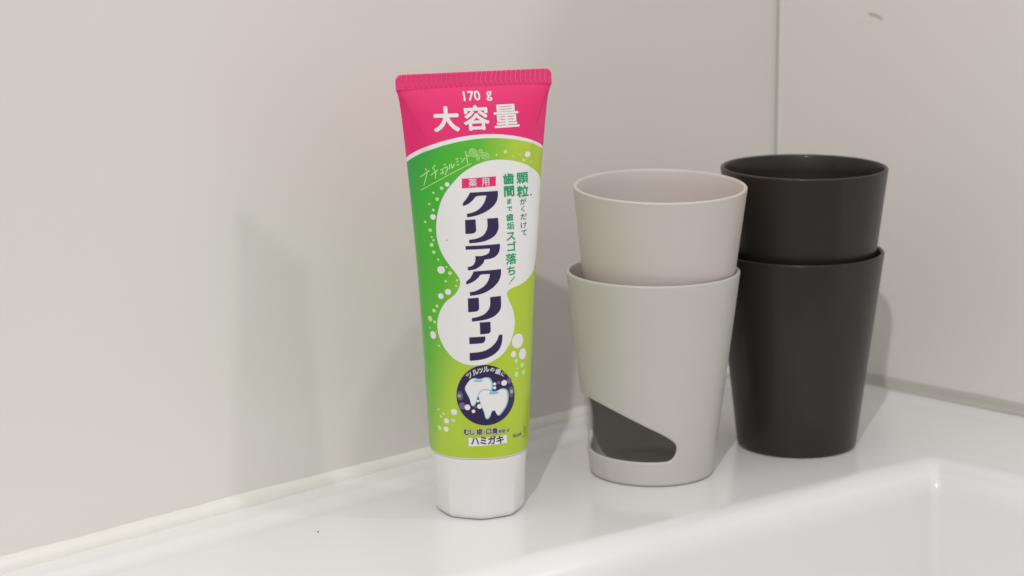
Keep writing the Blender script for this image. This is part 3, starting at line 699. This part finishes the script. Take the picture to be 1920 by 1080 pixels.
# ---- printed lettering and marks, cut small and laid on the body
LAYER = 0.05
def dissect(flat_v, flat_f):
    """flat mesh in label mm, cut into narrow pieces so that it follows the curve"""
    bm = bmesh.new()
    bv = [bm.verts.new((x, z, 0)) for x, z in flat_v]
    for f in flat_f:
        try: bm.faces.new([bv[i] for i in f])
        except ValueError: pass
    xs = [v.co.x for v in bm.verts]; zs_ = [v.co.y for v in bm.verts]
    if not xs: return bm
    cuts = []
    x = math.ceil(min(xs)/1.0)*1.0
    while x < max(xs): cuts.append(x); x += 1.0 if abs(x) < 24 else 0.4
    for c in cuts:
        bmesh.ops.bisect_plane(bm, geom=list(bm.verts)+list(bm.edges)+list(bm.faces), dist=1e-7, plane_co=(c, 0, 0), plane_no=(1, 0, 0))
    zst = 1.0 if max(zs_) > 140 else 3.0
    z = math.ceil(min(zs_)/zst)*zst
    while z < max(zs_):
        bmesh.ops.bisect_plane(bm, geom=list(bm.verts)+list(bm.edges)+list(bm.faces), dist=1e-7, plane_co=(0, z, 0), plane_no=(0, 1, 0)); z += zst
    return bm
glyphs = {}
def glyph(ch, bold):
    key_ = (ch, bold)
    if key_ in glyphs: return glyphs[key_]
    cu = bpy.data.curves.new('glyph', 'FONT'); cu.body = ch; cu.size = 1.0; cu.resolution_u = 4
    cu.align_x = 'LEFT'
    o = bpy.data.objects.new('glyph', cu); COL.objects.link(o)
    dg = bpy.context.evaluated_depsgraph_get(); dg.update()
    me = bpy.data.meshes.new_from_object(o.evaluated_get(dg))
    v = [(q.co.x, q.co.y) for q in me.vertices]; f = [tuple(p.vertices) for p in me.polygons]
    bpy.data.objects.remove(o); bpy.data.curves.remove(cu); bpy.data.meshes.remove(me)
    if v:
        cx = (min(q[0] for q in v)+max(q[0] for q in v))/2; cy = (min(q[1] for q in v)+max(q[1] for q in v))/2
        v = [(x-cx, y-cy) for x, y in v]
    glyphs[key_] = (v, f)
    return glyphs[key_]
def corner_catmull(p, sub):
    """smooth only where the outline turns gently; keep sharp corners"""
    n = len(p); out = []
    def ang(i):
        a, b, c = p[i-1], p[i], p[(i+1) % n]
        u = (b[0]-a[0], b[1]-a[1]); v = (c[0]-b[0], c[1]-b[1])
        return abs(math.atan2(u[0]*v[1]-u[1]*v[0], u[0]*v[0]+u[1]*v[1]))
    sharp = [ang(i) > math.radians(50) for i in range(n)]
    for i in range(n):
        p1, p2 = p[i], p[(i+1) % n]
        p0 = p[i-1] if not sharp[i] else p1
        p3 = p[(i+2) % n] if not sharp[(i+1) % n] else p2
        for k in range(sub):
            t = k/sub
            out.append(tuple(0.5*((2*p1[j])+(-p0[j]+p2[j])*t+(2*p0[j]-5*p1[j]+4*p2[j]-p3[j])*t*t+(-p0[j]+3*p1[j]-3*p2[j]+p3[j])*t**3) for j in (0, 1)))
    return out
def item_flat(it):
    kind, layer, colr = it[0], it[1], it[2]
    if kind == 'p':
        p = [tuple(q) for q in it[3]]
        if it[4] == 2: p = catmull(p, 5)
        elif it[4] == 3: p = corner_catmull(p, 4)
        tri = tessellate_polygon([[Vector((x, z, 0)) for x, z in p]])
        return p, [tuple(t) for t in tri]
    if kind == 'c':
        X, Z, rx, rz = it[3:7]; n = 28
        return [(X+rx*math.cos(2*math.pi*i/n), Z+rz*math.sin(2*math.pi*i/n)) for i in range(n)], [tuple(range(n))]
    if kind == 't':
        ch, X, Z, sx, sz, rot, bold, slant = it[3:11]
        v, f = glyph(ch, bold); a = math.radians(rot); out = []
        for x, y in v:
            x2 = x*math.cos(a)-y*math.sin(a); y2 = x*math.sin(a)+y*math.cos(a)
            out.append((X+x2*sx, Z+y2*sz))
        return out, f
    if kind == 's':
        p = [tuple(q) for q in it[3]]; w = it[4]/2
        if len(p) > 2: p = catmull(p, 4, False)
        V, Fc = [], []
        for i, (x, z) in enumerate(p):
            a = p[max(i-1, 0)]; b = p[min(i+1, len(p)-1)]
            dx, dz = b[0]-a[0], b[1]-a[1]; l = math.hypot(dx, dz) or 1
            nx, nz2 = -dz/l*w, dx/l*w
            V += [(x+nx, z+nz2), (x-nx, z-nz2)]
            if i: k = 2*i; Fc.append((k-2, k-1, k+1, k))
        return V, Fc
def printed(name, items, parent):
    V, Fc, MI, names = [], [], [], []
    for it in items:
        fv, ff = item_flat(it)
        if not fv: continue
        reps = [(0.0, 0.0)]
        if it[0] == 't' and it[9] > 0.003:       # heavier strokes: shifted impressions of the same character
            reps = [(it[9]*it[6]*q0, it[9]*it[7]*q1) for q0, q1 in ((0, 0), (1, 0), (-1, 0), (0, 1), (0, -1), (.7, .7), (-.7, .7), (.7, -.7), (-.7, -.7))]
        bm0 = dissect(fv, ff); bm0.verts.index_update()
        flat = [(v.co.x, v.co.y) for v in bm0.verts]
        polys = []
        for f in bm0.faces:
            idx = [q.index for q in f.verts]
            if f.normal.z < 0: idx.reverse()
            polys.append(idx)
        bm0.free()
        if it[2] not in names: names.append(it[2])
        for k_, (qx, qz) in enumerate(reps):
            base = len(V); off = 0.04+LAYER*it[1]+0.004*k_
            for x, z in flat: V.append(TP(x+qx, z+qz, off))
            for idx in polys: Fc.append([q+base for q in idx]); MI.append(names.index(it[2]))
    me = mesh_from(name, V, Fc)
    for p_, q in zip(me.polygons, MI): p_.material_index = q
    return add(name, me, parent, [MATS[q] for q in names])
IT = DATA['items']; a_, b_ = DATA['n_let'], DATA['n_emb']
printed('printed_label', IT[:a_]+IT[b_:], tube)
printed('tooth_emblem', IT[a_:b_], tube)
